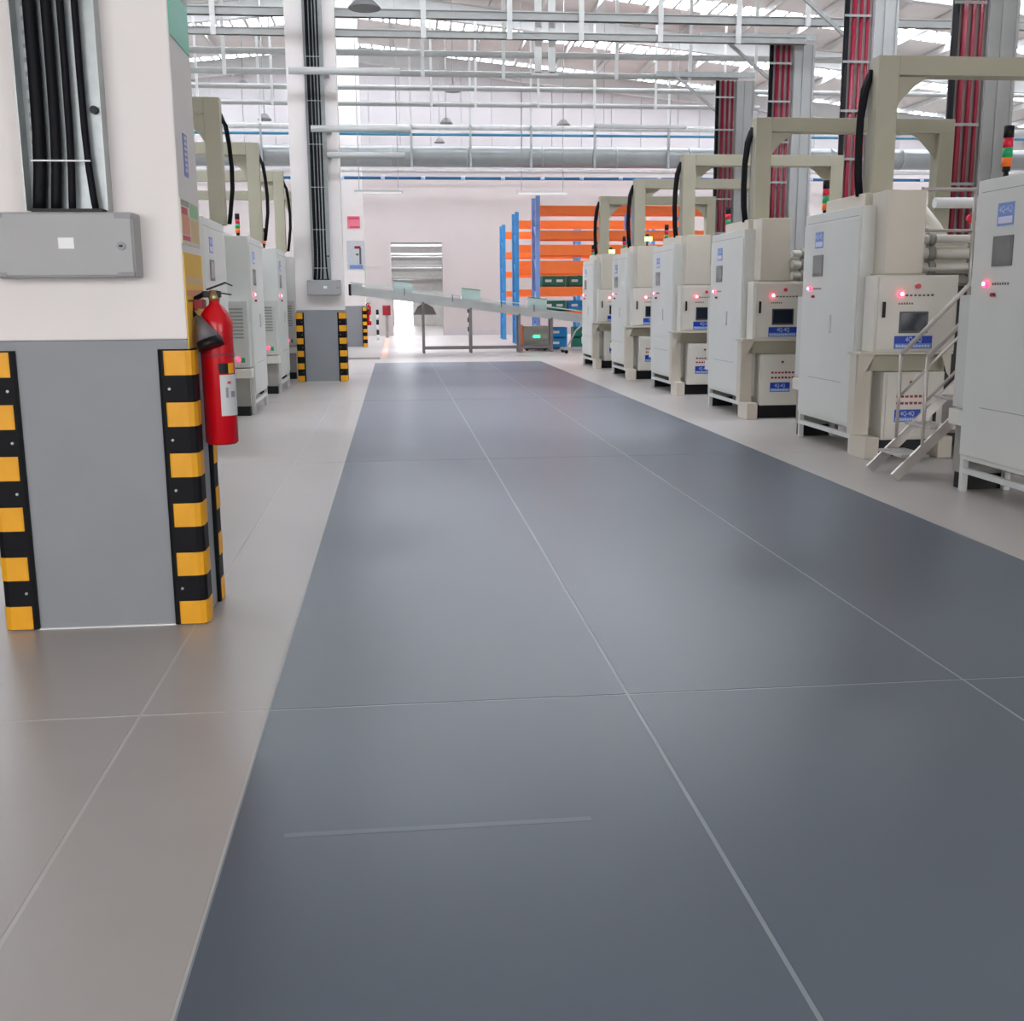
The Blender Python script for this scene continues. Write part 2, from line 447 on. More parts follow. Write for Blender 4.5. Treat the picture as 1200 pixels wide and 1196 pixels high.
# ---- signs on the aisle side of the nearest pillar (x = PX1)
def side_sheet(name, label, y0, y1, z0, z1, m, cat='sign'):
    t = thing(name, label, cat, (PX1, (y0+y1)/2, (z0+z1)/2))
    B('panel', m, (0, .004, -(y1-y0)/2, (y1-y0)/2, -(z1-z0)/2, (z1-z0)/2), t)
    return t
Y1 = PYS[0]
s = side_sheet('wall_sign', 'large green sign high on the aisle side of the nearest pillar', Y1+.01, Y1+.44, 2.46, 2.95, 'sign_green')
MB().prism([(-.19, .14), (.06, -.02), (.2, .0), (.2, .2), (-.19, .2)], 'x', .004, .005).build('pale_panel', 'paper', s)
B('lettering', 'box_corner', (.004, .0052, .06, .19, -.05, .02), s)
s = side_sheet('wall_sign', 'narrow violet-blue vertical sign halfway up the nearest pillar', Y1+.16, Y1+.24, 1.925, 2.10, 'sign_violet')
for k in range(7): B('letter', 'label_light', (.004, .0052, -.022, .022, .064-k*.022, .078-k*.022), s)
s = side_sheet('safety_poster', 'cream poster with red and green panels on the nearest pillar', Y1+.0, Y1+.42, 1.638, 1.822, 'poster_cream', 'poster')
B('header', 'box_corner', (.004, .005, -.2, -.02, .066, .088), s)
B('red_panel', 'poster_red', (.004, .005, -.195, -.06, .03, .06), s)
B('salmon_panel', 'poster_salmon', (.004, .005, -.19, -.02, -.05, .028), s)
B('red_strip', 'poster_red', (.004, .005, -.19, -.02, -.075, -.055), s)
B('green_panel', 'poster_green', (.004, .005, .0, .19, .03, .085), s)
B('tan_panel', 'poster_tan', (.004, .005, .0, .19, -.075, .02), s)
s = side_sheet('notice_board', 'tall yellow notice board behind the fire extinguisher', Y1+.005, Y1+.44, 1.205, 1.605, 'yellow_board', 'board')
B('orange_band', 'poster_tan', (.004, .005, -.2, .2, .07, .1), s)
B('orange_band', 'poster_salmon', (.004, .005, -.2, .2, .02, .045), s)
B('ink_line', 'ink', (.004, .005, -.18, .18, -.005, .005), s)

# ---- fire extinguisher hanging on the nearest pillar
EX, EY = PX1+.088, Y1+.20
e = thing('fire_extinguisher', 'red fire extinguisher hanging on the aisle side of the nearest pillar', 'fire extinguisher', (EX, EY, 0))
R = .072
prof = [(.062, .775), (R, .785), (R, 1.265), (.074, 1.31), (.060, 1.348), (.040, 1.375), (.024, 1.39), (.022, 1.41)]
MB().tube([(0, 0, z) for r, z in prof], [r for r, z in prof], 24).build('cylinder', 'red', e)
MB().tube([(0, 0, 1.405), (0, 0, 1.418), (0, 0, 1.45)], [.024, .026, .018], 12).build('valve', 'brass', e)
B('valve_block', 'black', (-.05, .03, -.016, .016, 1.418, 1.446), e, .004)
m = MB(); m.bar((-.03, 0, 1.452), (.055, -.01, 1.482), .018, .007); m.bar((.05, -.01, 1.482), (.082, -.012, 1.468), .016, .006)
m.build('squeeze_lever', 'black', e)
MB().bar((-.02, 0, 1.444), (.075, -.004, 1.43), .016, .006).build('carry_handle', 'black', e)
MB().tube([(-.045, -.005, 1.432), (-.085, -.02, 1.41), (-.09, -.05, 1.36), (-.06, -.075, 1.325)], .011, 8).build('hose', 'black_rubber', e)
MB().tube([(-.066, -.07, 1.335), (-.055, -.085, 1.31)], [.014, .016], 10).build('hose_collar', 'brass', e)
MB().tube([(-.058, -.083, 1.335), (-.040, -.098, 1.295), (-.014, -.112, 1.235)], [.014, .028, .054], 14).build('horn', 'horn', e)
MB().tube([(-.016, -.111, 1.24), (-.004, -.117, 1.206)], [.0545, .058], 14).build('horn_rim', 'black', e)
# curved label wrapped on the cylinder
def wrap(name, m, a0, a1, z0, z1, r):
    mb = MB(); nseg = 8
    for k in range(nseg+1):
        a = math.radians(a0 + (a1-a0)*k/nseg)
        for z in (z0, z1): mb.v.append((r*math.cos(a), r*math.sin(a), z))
    for k in range(nseg): mb.f.append((2*k, 2*k+2, 2*k+3, 2*k+1)); mb.sm.append(True)
    return mb.build(name, m, e)
wrap('paper_label', 'paper', -78, 12, .905, 1.085, R+.0012)
wrap('label_mark', 'poster_red', -52, -38, 1.045, 1.056, R+.002)
wrap('label_text', 'box_corner', -60, -50, .985, 1.03, R+.002)
wrap('label_text', 'box_corner', -40, -20, .985, 1.012, R+.002)
wrap('dark_badge', 'black', -80, -46, 1.09, 1.135, R+.0012)
wrap('yellow_badge', 'yellow', -46, -18, 1.09, 1.135, R+.0012)
B('wall_bracket', 'dark_red', (-.08, -.045, -.05, .05, 1.37, 1.41), e)
MB().tube([(0, 0, 1.165), (0, 0, 1.18)], .0735, 24, False).build('strap', 'dark_red', e)
# signs on the third pillar
Y3 = PYS[2]
t = thing('wall_sign', 'pink sign on the front of the third pillar', 'sign', (-1.16, Y3, 3.73))
B('panel', 'sign_pink', (-.19, .19, -.012, 0, -.18, .18), t)
B('lettering', 'poster_red', (-.15, .17, -.014, -.012, .09, .14), t); B('lettering', 'poster_red', (-.12, .17, -.014, -.012, -.16, -.12), t)
t = thing('wall_poster', 'grey picture poster on the front of the third pillar', 'poster', (-1.12, Y3, 2.77))
B('sheet', 'poster_grey', (-.27, .27, -.012, 0, -.42, .42), t)
B('dark_shape', 'dark_red', (-.04, .14, -.014, -.012, .18, .26), t); B('dark_shape', 'ink', (.1, .16, -.014, -.012, -.28, .22), t)
B('blue_band', 'label_pale', (-.2, .2, -.014, -.012, -.41, -.3), t); B('mark', 'ink', (.0, .08, -.014, -.012, -.02, .04), t)
t = thing('wall_sign', 'pale green sign on the aisle side of the third pillar', 'sign', (PX1, Y3+.23, 2.1))
B('panel', 'poster_green', (0, .012, -.2, .2, -.3, .3), t); B('white_top', 'white_sticker', (.012, .014, -.19, .19, .16, .29), t)
t = thing('notice_board', 'narrow yellow board low on the aisle side of the third pillar', 'board', (PX1, Y3+.3, 1.6))
B('panel', 'yellow_board', (0, .012, -.16, .16, -.16, .16), t); B('band', 'poster_salmon', (.012, .014, -.15, .15, .05, .1), t)
e2 = dup(e, (PX1+.085, Y3+.1, -.12), 0, 'small far red fire extinguisher on the third pillar')

# ================================================================== MACHINE ROWS
PIT = 3.28
X_R, Y_R0 = 4.08, 9.25
X_L = -1.755
def lettering_row(m, x0, x1, z0, z1, y, k, axis='y', fill=.62):
    st = (x1-x0)/k
    for i in range(k):
        a = x0+i*st; h = random.uniform(.75, 1)
        lo, hi = a, a+st*fill
        if axis == 'y': m.box(lo, hi, y-.0012, y, z0, z0+(z1-z0)*h)
        else: m.box(y-.0012, y, lo, hi, z0, z0+(z1-z0)*h)

def make_cabinet(loc, label):
    c = thing('electrical_cabinet', label, 'electrical cabinet', loc, 0, 'white electrical cabinets in the machine rows')
    y0, y1, D, z0, z1 = .25, 1.58, .40, .235, 2.19
    b = B('body', 'cabinet_white', (.012, D, y0, y1, z0, z1), c, .006)
    d = B('door', 'cabinet_white', (0, .012, y0+.012, y1-.012, z0+.035, z1-.10), c, .003)
    # door furniture (sub-parts of the door)
    B('door_seam', 'seam', (-.001, .001, y0+.26, y1-.25, .628, .633), d)
    h = B('handle', 'steel_white', (-.016, .0, .80, .835, 1.07, 1.24), d, .004)
    B('name_plate', 'label_pale', (-.003, 0, 1.08, 1.28, 1.865, 2.015), d)
    B('plate_stripe', 'label_light', (-.0042, -.003, 1.095, 1.265, 1.88, 1.925), d)
    text('plate_text', '4Q-4Q', 'label_white', d, (-.0045, 1.18, 1.972), .062, (math.pi/2, 0, -math.pi/2), .85)
    B('window_frame', 'glass_frame', (-.006, 0, 1.06, 1.31, 1.60, 1.80), d, .002)
    B('window_pane', 'glass_grey', (-.0075, -.006, 1.085, 1.285, 1.625, 1.775), d)
    MB().tube([(0, 1.36, 1.485), (-.022, 1.36, 1.485)], .02, 14).build('indicator_light', 'led_red', d)
    MB().tube([(-.021, 1.36, 1.485), (-.027, 1.36, 1.485)], .011, 12).build('light_core', 'led_core', d)
    m = MB(); lettering_row(m, 1.08, 1.30, 1.475, 1.495, -.0002, 7, 'x'); m.build('lettering', 'ink', d)
    MB().tube([(0, 1.25, 1.41), (-.028, 1.25, 1.41)], .013, 10).build('rotary_switch', 'dark_red', d)
    B('top_seam', 'seam', (.0105, .0125, y0+.05, y1-.05, z1-.085, z1-.08), c)
    # legs and base rails
    for yy in (y0+.03, y1-.03):
        for xx in (.035, D-.035):
            B('leg', 'steel_white', (xx-.022, xx+.022, yy-.022, yy+.022, 0, z0), c)
    B('base_rail', 'steel_white', (.015, .055, y0+.01, y1-.01, .135, .175), c)
    B('base_rail', 'steel_white', (D-.055, D-.015, y0+.01, y1-.01, .135, .175), c)
    # lower side box at the far end
    s = B('side_box', 'cabinet_side', (.03, .36, y1, y1+.19, .60, 1.41), c, .005)
    for k in range(9):
        z = 1.30-k*.043
        B('louver', 'seam', (.09, .25, y1+.19, y1+.196, z, z+.02), s)
    B('shelf', 'panel_cream', (.02, .34, y1, y1+.22, .47, .585), s, .004)
    B('lower_box', 'machine_grey', (.05, .36, y1, y1+.16, .12, .47), s)
    B('plinth', 'black', (.06, .35, y1+.01, y1+.15, .0, .12), s)
    MB().tube([(.17, y1+.19, .70), (.17, y1+.21, .70)], .02, 10).build('indicator_light', 'led_red', s)
    B('switch', 'lamp_green', (.09, .135, y1+.19, y1+.2, .66, .72), s)
    return c

def make_station(loc, label):
    s = thing('press_machine', label, 'machine', loc, 0, 'beige press machines beside the aisle')
    B('frame_post', 'beige', (-.035, .11, .10, .24, .19, .93), s, .004)
    B('foot_block', 'beige', (-.01, .115, -.12, .22, 0, .19), s, .006)
    B('foot_block', 'beige', (.66, .79, -.12, .22, 0, .19), s, .006)
    B('frame_post', 'beige', (.70, .79, .12, .24, .19, .93), s, .004)
    sh = B('shelf', 'beige', (-.06, .79, -.03, .25, .905, .93), s, .003)
    B('cross_beam', 'gantry_beige', (.0, .78, .10, .16, .755, .905), sh)  # darker beige puts the shadow under the shelf into the beam's colour
    MB().prism([(-.06, .905), (.09, .905), (-.01, .72), (-.06, .64)], 'y', .0, .012).build('gusset', 'beige', s)
    MB().prism([(.79, .905), (.70, .905), (.76, .74), (.79, .70)], 'y', .0, .012).build('gusset', 'beige', s)
    # control box with screen
    c = B('control_box', 'panel_cream', (.06, .81, .0, .23, .93, 1.585), s, .006)
    B('door', 'panel_cream', (.085, .785, -.012, 0, .95, 1.565), c, .004)
    q = -.012
    B('screen_frame', 'screen_frame', (.285, .545, q-.008, q, 1.09, 1.275), c, .003)
    B('screen', 'screen', (.30, .53, q-.0095, q-.008, 1.11, 1.26), c)
    B('handle', 'black', (.125, .148, q-.022, q, 1.225, 1.36), c, .003)
    MB().tube([(.285, q, 1.425), (.285, q-.025, 1.425)], .022, 14).build('indicator_light', 'led_red', c)
    MB().tube([(.285, q-.024, 1.425), (.285, q-.03, 1.425)], .014, 12).build('light_core', 'led_core', c)
    MB().tube([(.43, q, 1.49), (.43, q-.03, 1.49)], [.016, .022], 14).build('stop_button', 'lamp_red', c)
    m = MB(); lettering_row(m, .33, .60, 1.405, 1.425, q, 7); lettering_row(m, .27, .41, 1.335, 1.353, q, 6); m.build('lettering', 'ink', c)
    B('name_plate', 'label_blue', (.25, .595, q-.003, q, .955, 1.065), c)
    B('plate_stripe', 'label_pale', (.255, .59, q-.004, q-.003, .958, 1.0), c)
    m = MB(); lettering_row(m, .265, .58, .968, .990, q-.0042, 12, fill=.7); m.build('plate_lettering', 'label_white', c)
    text('plate_text', '4Q-4Q', 'label_white', c, (.425, q-.0045, 1.033), .064, (math.pi/2, 0, 0), .8)
    # lower box
    l = B('lower_box', 'panel_cream', (.19, .75, .02, .36, .15, .75), s, .006)
    B('door', 'panel_cream', (.215, .73, .008, .02, .17, .735), l, .004)
    q = .008
    MB().tube([(.44, q, .66), (.44, q-.02, .66)], .014, 12).build('button', 'dark_red', l)
    m = MB()
    lettering_row(m, .31, .60, .525, .55, q, 7, fill=.7); lettering_row(m, .31, .60, .465, .49, q, 7, fill=.7); m.build('red_lettering', 'dark_red', l)['kind'] = 'stuff'
    B('name_plate', 'label_blue', (.30, .54, q-.003, q, .31, .42), l)
    B('plate_stripe', 'label_pale', (.305, .535, q-.004, q-.003, .314, .352), l)
    m = MB(); lettering_row(m, .31, .53, .322, .345, q-.0042, 10, fill=.7); m.build('plate_lettering', 'label_white', l)
    text('plate_text', '4Q-4Q', 'label_white', l, (.42, q-.0045, .383), .055, (math.pi/2, 0, 0), .8)
    B('handle', 'black', (.655, .68, q-.02, q, .30, .44), l, .003)
    B('plinth', 'black', (.13, .65, .05, .34, .0, .15), s)  # black block stands in for shade in the gap between the feet
    # riser box, top cover, machine body behind
    B('riser_box', 'beige', (.14, .485, .02, .34, 1.60, 2.30), s, .006)
    B('riser_foot', 'gantry_beige', (.12, .505, .0, .36, 1.585, 1.60), s)
    B('top_cover', 'beige', (.10, .36, .40, 1.30, 2.20, 2.31), s, .006)
    b = B('machine_body', 'dark_machine', (.82, 2.3, .45, 1.5, .05, 1.5), s, .01)  # near-black colour stands in for the shaded gap beside the control box
    B('body_panel', 'machine_grey', (.9, 2.2, .43, .45, .15, .55), b); B('body_panel', 'dark_machine', (.95, 2.2, .43, .45, .75, 1.4), b)
    B('upper_body', 'beige', (.75, 2.2, 1.0, 2.5, 1.52, 1.9), s, .01)
    for k, (xx, zz, rr) in enumerate(((.80, 1.66, .055), (.80, 1.80, .05), (.80, 1.93, .04))):
        p = MB().tube([(xx, .80, zz), (2.2, .80, zz)], rr, 12).build('pipe', 'panel_cream', s)
        for kk in range(3):
            MB().tube([(.9+kk*.42, .80, zz), (.96+kk*.42, .80, zz)], rr*1.5, 12).build('flange', 'machine_grey', p)
    # signal tower on a pole beyond the far end of the cabinet
    B('tower_bracket', 'machine_grey', (.10, .42, 1.62, 1.80, 2.06, 2.19), s, .006)
    B('bracket_post', 'machine_grey', (.42, .48, 1.66, 1.76, 0, 2.19), s)
    t = MB().tube([(.25, 1.70, 2.19), (.25, 1.70, 2.23)], .018, 10).build('signal_tower', 'black', s)
    z = 2.23
    for nm, mm, hh in (('base', 'black', .03), ('amber_lamp', 'lamp_amber', .065), ('green_lamp', 'lamp_green', .07), ('red_lamp', 'lamp_red', .07), ('cap', 'black', .085)):
        MB().tube([(.25, 1.70, z), (.25, 1.70, z+hh)], .034 if nm != 'base' else .025, 12).build(nm, mm, t); z += hh
    return s

def make_gantry(loc, label, zb=0.0, rz=0.0):
    g = thing('gantry_frame', label, 'gantry', loc, rz, 'beige overhead gantry frames')
    w = .19 if rz == 0 else .16; H = 3.46; L = 2.42
    B('post', 'gantry_beige', (0, w, 0, w, zb, H), g, .006)
    B('post', 'gantry_beige', (L-w, L, 0, w, 0, H-.16), g, .006)
    B('beam', 'gantry_beige', (w, L, .0, w, H-.16, H), g, .006)
    MB().prism([(w, H-.16), (w+.30, H-.16), (w+.18, H-.24), (w+.06, H-.36), (w, H-.46)], 'y', .08, .11).build('gusset', 'gantry_beige', g)
    MB().prism([(L-w, H-.16), (L-w-.30, H-.16), (L-w-.18, H-.24), (L-w-.06, H-.36), (L-w, H-.46)], 'y', .08, .11).build('gusset', 'gantry_beige', g)
    for k, (dx, r) in enumerate(((-.005, .030), (-.022, .024), (.004, .018)) if rz == 0 else ((-.01, .015), (-.022, .013), (.0, .011))):
        if rz == 0:
            pts = [(dx+.01, .15+k*.02, H-.10-k*.03), (dx-.035, .15+k*.025, H-.26), (dx-.06, .17, H-.5), (dx-.065, .17, H-.75), (dx-.055, .17, H-1.0), (dx-.035, .17, H-1.17)]
        else:
            pts = [(.01, k*.015, H-.14-k*.03), (dx-.025, k*.02, H-.26), (dx-.05, .02, H-.45), (dx-.065, .02, H-.68), (dx-.06, .02, H-.90), (dx-.03, .02, H-1.12), (dx-.01, .02, H-1.255)]
        MB().tube(pts, r, 8).build('hose', 'black_rubber', g)
    return g

row_r = 'right of the aisle'
cab = make_cabinet((X_R, Y_R0, 0), 'white electrical cabinet behind the stair, second from the right picture edge')
sta = make_station((X_R, Y_R0, 0), 'beige press machine with screen and blue plates behind the stair')
gan = make_gantry((X_R+.16, Y_R0+.40, 0), 'tallest looking beige gantry frame, above the machine behind the stair', 2.312)
dup(cab, (X_R, Y_R0-PIT, 0), 0, 'large white electrical cabinet cut by the right picture edge')
# the nearest cabinet's own signal tower
tw = thing('signal_tower', 'black signal tower with red, green and orange lamps on the nearest cabinet', 'signal tower', (X_R+.17, Y_R0-PIT+1.52, 2.19))
z = 0
for nm, mm, hh, rr in (('pole', 'black', .06, .018), ('base', 'black', .03, .026), ('amber_lamp', 'lamp_amber', .062, .034), ('green_lamp', 'lamp_green', .065, .034), ('red_lamp', 'lamp_red', .065, .034), ('cap', 'black', .08, .034)):
    MB().tube([(0, 0, z), (0, 0, z+hh)], rr, 12).build(nm, mm, tw); z += hh
for k in range(1, 5):
    yy = Y_R0 + k*PIT
    dup(cab, (X_R, yy, 0), 0, 'white electrical cabinet of the %s machine back from the stair, right row' % ORD[k])
    dup(sta, (X_R, yy, 0), 0, '%s beige press machine counting back from the stair, right row' % ORD[k])
    dup(gan, (X_R+.16, yy+.40, 0), 0, 'beige gantry frame above the %s machine from the stair, right row' % ORD[k])
# left row: the same machines turned to face the aisle from the other side
for k, ye in enumerate((9.04, 12.32, 15.6, 18.88, 22.16)):
    if k:
        w = ('just past the extinguisher', 'second past the extinguisher', 'third past the extinguisher', 'hidden mostly by the second pillar')[k-1]
        dup(cab, (X_L, ye, 0), math.pi, 'pale electrical cabinet in the left row, %s' % w)
        wg = ('first beside the nearest pillar', 'second from the nearest pillar', 'third from the nearest pillar', 'last one against the second pillar')[k-1]
        lg = 'olive beige gantry frame standing on the left row, %s' % wg
        if k == 1: gl = make_gantry((X_L+.02, ye-.12, 0), lg, 2.19, math.pi)
        else: dup(gl, (X_L+.02, ye-.12, 0), math.pi, lg)
        if k > 1: dup(tw, (X_L-.50, ye+1.25, 2.3), 0, 'signal tower on the left row machine, %s' % w)
        hs = thing('machine_housing', 'grey machine housing standing behind the left row cabinet, %s' % w, 'machine', (X_L-.43, ye-1.55, 0))
        B('body', 'cabinet_side', (-1.6, 0, .0, 3.05, .1, 2.30), hs, .01); B('plinth', 'black', (-1.55, -.05, .05, 3.0, 0, .1), hs)
        B('side_panel', 'cabinet_side', (-1.5, -.08, -.012, 0, .25, 2.05), hs, .004)

# ---- stair and platform between the two nearest machines of the right row
st = thing('steel_stair', 'narrow stainless stair with handrails in front of the screen panel', 'stair', (0, 0, 0))
SX, YN, YFAR = 3.84, 8.05, 8.50
def sp(x, y, z): return (x, y, z)
for y in (YN, YFAR):
    MB().bar((SX, y, .02), (SX+1.62, y, 1.60), .028, .075).build('stringer', 'stainless', st)
    MB().tube([(SX+.21, y, .23), (SX+.21, y, .95)], .014, 8).build('baluster', 'stainless', st)
    MB().tube([(SX+1.0, y, 1.0), (SX+1.0, y, 1.75)], .014, 8).build('baluster', 'stainless', st)
    MB().tube([(SX+.21, y, .945), (SX+1.62, y, 2.38)], .019, 10).build('handrail', 'stainless', st)
    MB().tube([(SX+.21, y, .60), (SX+1.62, y, 2.02)], .012, 8).build('midrail', 'stainless', st)
for k in range(7):
    z = .19+k*.215; x = SX+.09+k*.22
    tr = B('tread', 'stainless', (x-.04, x+.19, YN+.014, YFAR-.014, z-.02, z), st, .003)
    m = MB()
    for a in range(4):
        for b2 in range(6): m.box(x-.02+a*.05, x+.0+a*.05, YN+.05+b2*.06, YN+.08+b2*.06, z, z+.003)
    m.build('grip_stud', 'galvanised', tr)
pf = thing('work_platform', 'stainless railed platform with grey pipework above the stair', 'platform', (0, 0, 0))
B('deck', 'stainless', (5.46, 7.0, 7.9, 9.2, 1.56, 1.60), pf)
for x, y in ((4.62, 9.46), (5.10, 9.46), (5.9, 9.46), (6.8, 9.46), (6.8, 8.0)):
    MB().tube([(x, y, .93 if x > 5 else 1.585), (x, y, 2.34)], .016, 8).build('rail_post', 'stainless', pf)
for z, r in ((1.64, .016), (1.97, .014), (2.32, .017)):
    MB().tube([(4.62, 9.46, z), (6.8, 9.46, z), (6.8, 8.0, z)], r, 8).build('guard_rail', 'stainless', pf)
for x, y in ((5.5, 7.95), (6.95, 7.95), (6.95, 9.15), (5.5, 9.15)):
    B('support_leg', 'stainless', (x-.03, x+.03, y-.03, y+.03, 0, 1.56), pf)
# big pale elbow and pipe bank seen through the rails
pb = thing('pipe_bank', 'pale flanged pipes stacked behind the platform rails', 'pipes', (0, 0, 0))
MB().tube([(4.95, 12.0, 1.68), (5.4, 12.0, 1.68), (7.6, 12.0, 1.68)], .07, 12).build('pipe', 'panel_cream', pb)
MB().tube([(4.95, 12.0, 1.92), (7.6, 12.0, 1.92)], .07, 12).build('pipe', 'panel_cream', pb)
MB().tube([(5.75, 11.95, 2.4), (5.98, 11.95, 2.15), (6.1, 11.95, 1.98)], .085, 12).build('elbow', 'panel_cream', pb)
MB().tube([(6.1, 12.2, 2.44), (7.2, 12.2, 2.44)], .06, 12).build('upper_pipe', 'steel_white', pb)
for k in range(4):
    B('clamp', 'dark_machine', (5.0+k*.38, 5.12+k*.38, 11.88, 11.92, 1.72, 1.86), pb)
B('pipe_stand', 'machine_grey', (5.0, 5.12, 11.9, 12.1, 0, 2.0), pb); B('pipe_stand', 'machine_grey', (7.2, 7.3, 11.9, 12.1, 0, 2.0), pb)
MB().tube([(6.4, 11.95, 2.25), (6.4, 11.9, 2.25)], .05, 12).build('valve_wheel', 'lamp_red', pb)
wr = thing('wrapped_duct', 'stack of white wrapped ducts beyond the nearest signal tower', 'duct', (0, 0, 0))
for k in range(4):
    MB().tube([(6.02, 9.9, 2.62+k*.15), (6.2, 9.9, 2.63+k*.15), (8.5, 9.9, 2.62+k*.15)], [.06, .085, .085], 12).build('duct_coil', 'wrap_white', wr)
B('bracket', 'machine_grey', (6.3, 6.4, 9.86, 9.94, 0, 2.55), wr); B('bracket', 'machine_grey', (8.0, 8.1, 9.86, 9.94, 0, 2.55), wr)
B('bracket', 'machine_grey', (6.2, 8.2, 9.84, 9.96, 2.48, 2.55), wr)

# ---- service risers with red pipes behind the right row
def make_riser(loc, label):
    r = thing('pipe_riser', label, 'pipe riser', loc, 0, 'red pipe risers behind the right row')
    H = 5.85
    p = B('channel_panel', 'riser_grey', (.40, .80, .0, .10, 0, H), r)
    for xx in (.41, .57, .75): B('channel_rib', 'riser_grey', (xx, xx+.03, -.03, .0, 0, H), p)
    B('back_plate', 'riser_back', (-.02, .40, .06, .09, 0, H), r)
    MB().tube([(.0, .02, .0), (.0, .02, H)], .040, 10).build('black_pipe', 'black_rubber', r)
    for xx, rr in ((.115, .036), (.225, .027), (.325, .025)):
        MB().tube([(xx, .02, 0), (xx, .02, H)], rr, 10).build('red_pipe', 'pipe_red', r)
    for z in (2.1, 2.75, 3.45, 4.15, 4.85, 5.5):
        B('pipe_clamp', 'galvanised', (-.05, .36, -.03, -.022, z, z+.035), r)
    MB().bar((.0, .05, H-.6), (-.9, .05, H+.1), .05, .05).build('brace', 'galvanised', r)
    MB().bar((-1.3, .05, H+.12), (.8, .05, H+.12), .08, .10).build('top_arm', 'galvanised', r)
    return r
ri = make_riser((6.83, 13.4, 0), 'red pipe riser with grey channel, nearest the right picture edge')
for k in range(1, 4):
    dup(ri, (6.83, 13.4+3.35*k, 0), 0, 'red pipe riser with grey channel, %s from the right picture edge' % ORD[k])

# ================================================================== OVERHEAD SERVICES
def HW(y): return .045 if y < 21 else .036 if y < 25 else .028
def pipe_run(name, label, cat, y, z, x0, x1, r, m, rods=(), zrod=8.0, square=False, group=None):
    t = thing(name, label, cat, (0, y, z), 0, group)
    if square:
        q = B('rail', m, (x0, x1, -r*.5, r*.5, -r, r), t)
        B('lit_top_lip', 'steel_white', (x0, x1, -r, r, r*.8, r), t); B('bottom_lip', m, (x0, x1, -r, r, -r, -r*.8), t)  # paler upper lip: light from above put into its colour
    else:
        MB().tube([(x0, 0, 0), (x1, 0, 0)], r, 12).build('pipe', m, t)
    for x in rods:
        B('hanger_rod', 'hanger_white', (x-HW(y), x+HW(y), -.03 - r, .0 - r, -r*1.3, min(zrod, roof_z(x)-.2)-z), t)
    return t
xr = [x for x in (-6.1, -4.3, -2.9, .62, 2.1, 3.35, 4.75, 6.15, 7.4, 9.0, 10.6)]
G1 = 'grey cross rails hung under the roof'
pipe_run('service_rail', 'grey hung cross rail at the very top of the picture', 'rail', 18.6, 6.42, -13, 16, .055, 'pipe_grey', (), group=G1)
pipe_run('service_rail', 'upper of the nearest pair of grey hung cross rails', 'rail', 20.0, 6.20, -13, 16, .07, 'pipe_grey', xr, 8.4, True, G1)
pipe_run('service_rail', 'lower of the nearest pair of grey hung cross rails', 'rail', 20.0, 5.88, -13, 7.4, .06, 'pipe_grey', [x for x in xr if x < 7.2], 6.2, True, G1)
xr2 = [x+.35 for x in (-7.2, -5.3, -3.6, .35, 2.0, 4.35, 5.9, 7.3)]
pipe_run('service_rail', 'upper of the middle pair of grey hung cross rails', 'rail', 23.6, 6.32, -14, 18, .065, 'pipe_grey', xr2, 8.0, False, G1)
pipe_run('service_rail', 'lower of the middle pair of grey hung cross rails', 'rail', 23.62, 5.94, -14, 7.3, .06, 'pipe_grey', xr2, 6.3, False, G1)
xr3 = [-8.0, -6.2, -4.4, -2.7, 1.0, 2.05, 3.55, 4.9, 6.4, 8.1]
pipe_run('service_rail', 'upper of the far pair of grey hung cross rails', 'rail', 27.3, 6.32, -15, 20, .06, 'pipe_grey', xr3, 7.8, False, G1)
pipe_run('service_rail', 'lower of the far pair of grey hung cross rails', 'rail', 27.3, 5.96, -15, 9, .055, 'pipe_grey', xr3, 6.3, False, G1)
xr4 = [-7.4, -5.6, -3.3, .55, 2.1, 3.7, 5.4, 7.4]
pipe_run('white_pipe', 'slim white pipe above the silver duct', 'pipe', 30.0, 5.84, -15, 22, .07, 'wrap_white', xr4, 8.2)
pipe_run('blue_pipe', 'thin light blue pipe just above the silver duct', 'pipe', 30.0, 5.66, -15, 22, .035, 'blue_pipe')
dct = pipe_run('silver_duct', 'large silver round duct running across the hall', 'duct', 30.2, 5.13, -15, 22, .27, 'duct_metal')
for x in range(-14, 22, 2):
    MB().tube([(x, 0, 0), (x+.05, 0, 0)], .28, 16).build('duct_joint', 'galvanised', dct)
xr5 = [x for x in xr4]
for x in xr5: B('hanger_strap', 'galvanised', (x-.03, x+.03, -.33, -.28, -.32, .75), dct)
pipe_run('white_pipe', 'slim white pipe under the silver duct', 'pipe', 30.1, 4.76, -15, 22, .04, 'wrap_white')
bp = thing('blue_pipe', 'dark blue dashed pipe below the silver duct', 'pipe', (0, 30.1, 4.57))
x = -15.0
while x < 22:
    MB().tube([(x, 0, 0), (x+.95, 0, 0)], .04, 10).build('pipe_section', 'dark_blue_pipe', bp)
    MB().tube([(x+.95, 0, 0), (x+1.06, 0, 0)], .05, 10).build('coupling', 'label_white', bp)
    x += 1.06
pipe_run('wall_pipe', 'thin grey pipe low on the far wall above the racks', 'pipe', 44.6, 6.1, -15, 26, .05, 'pipe_grey')
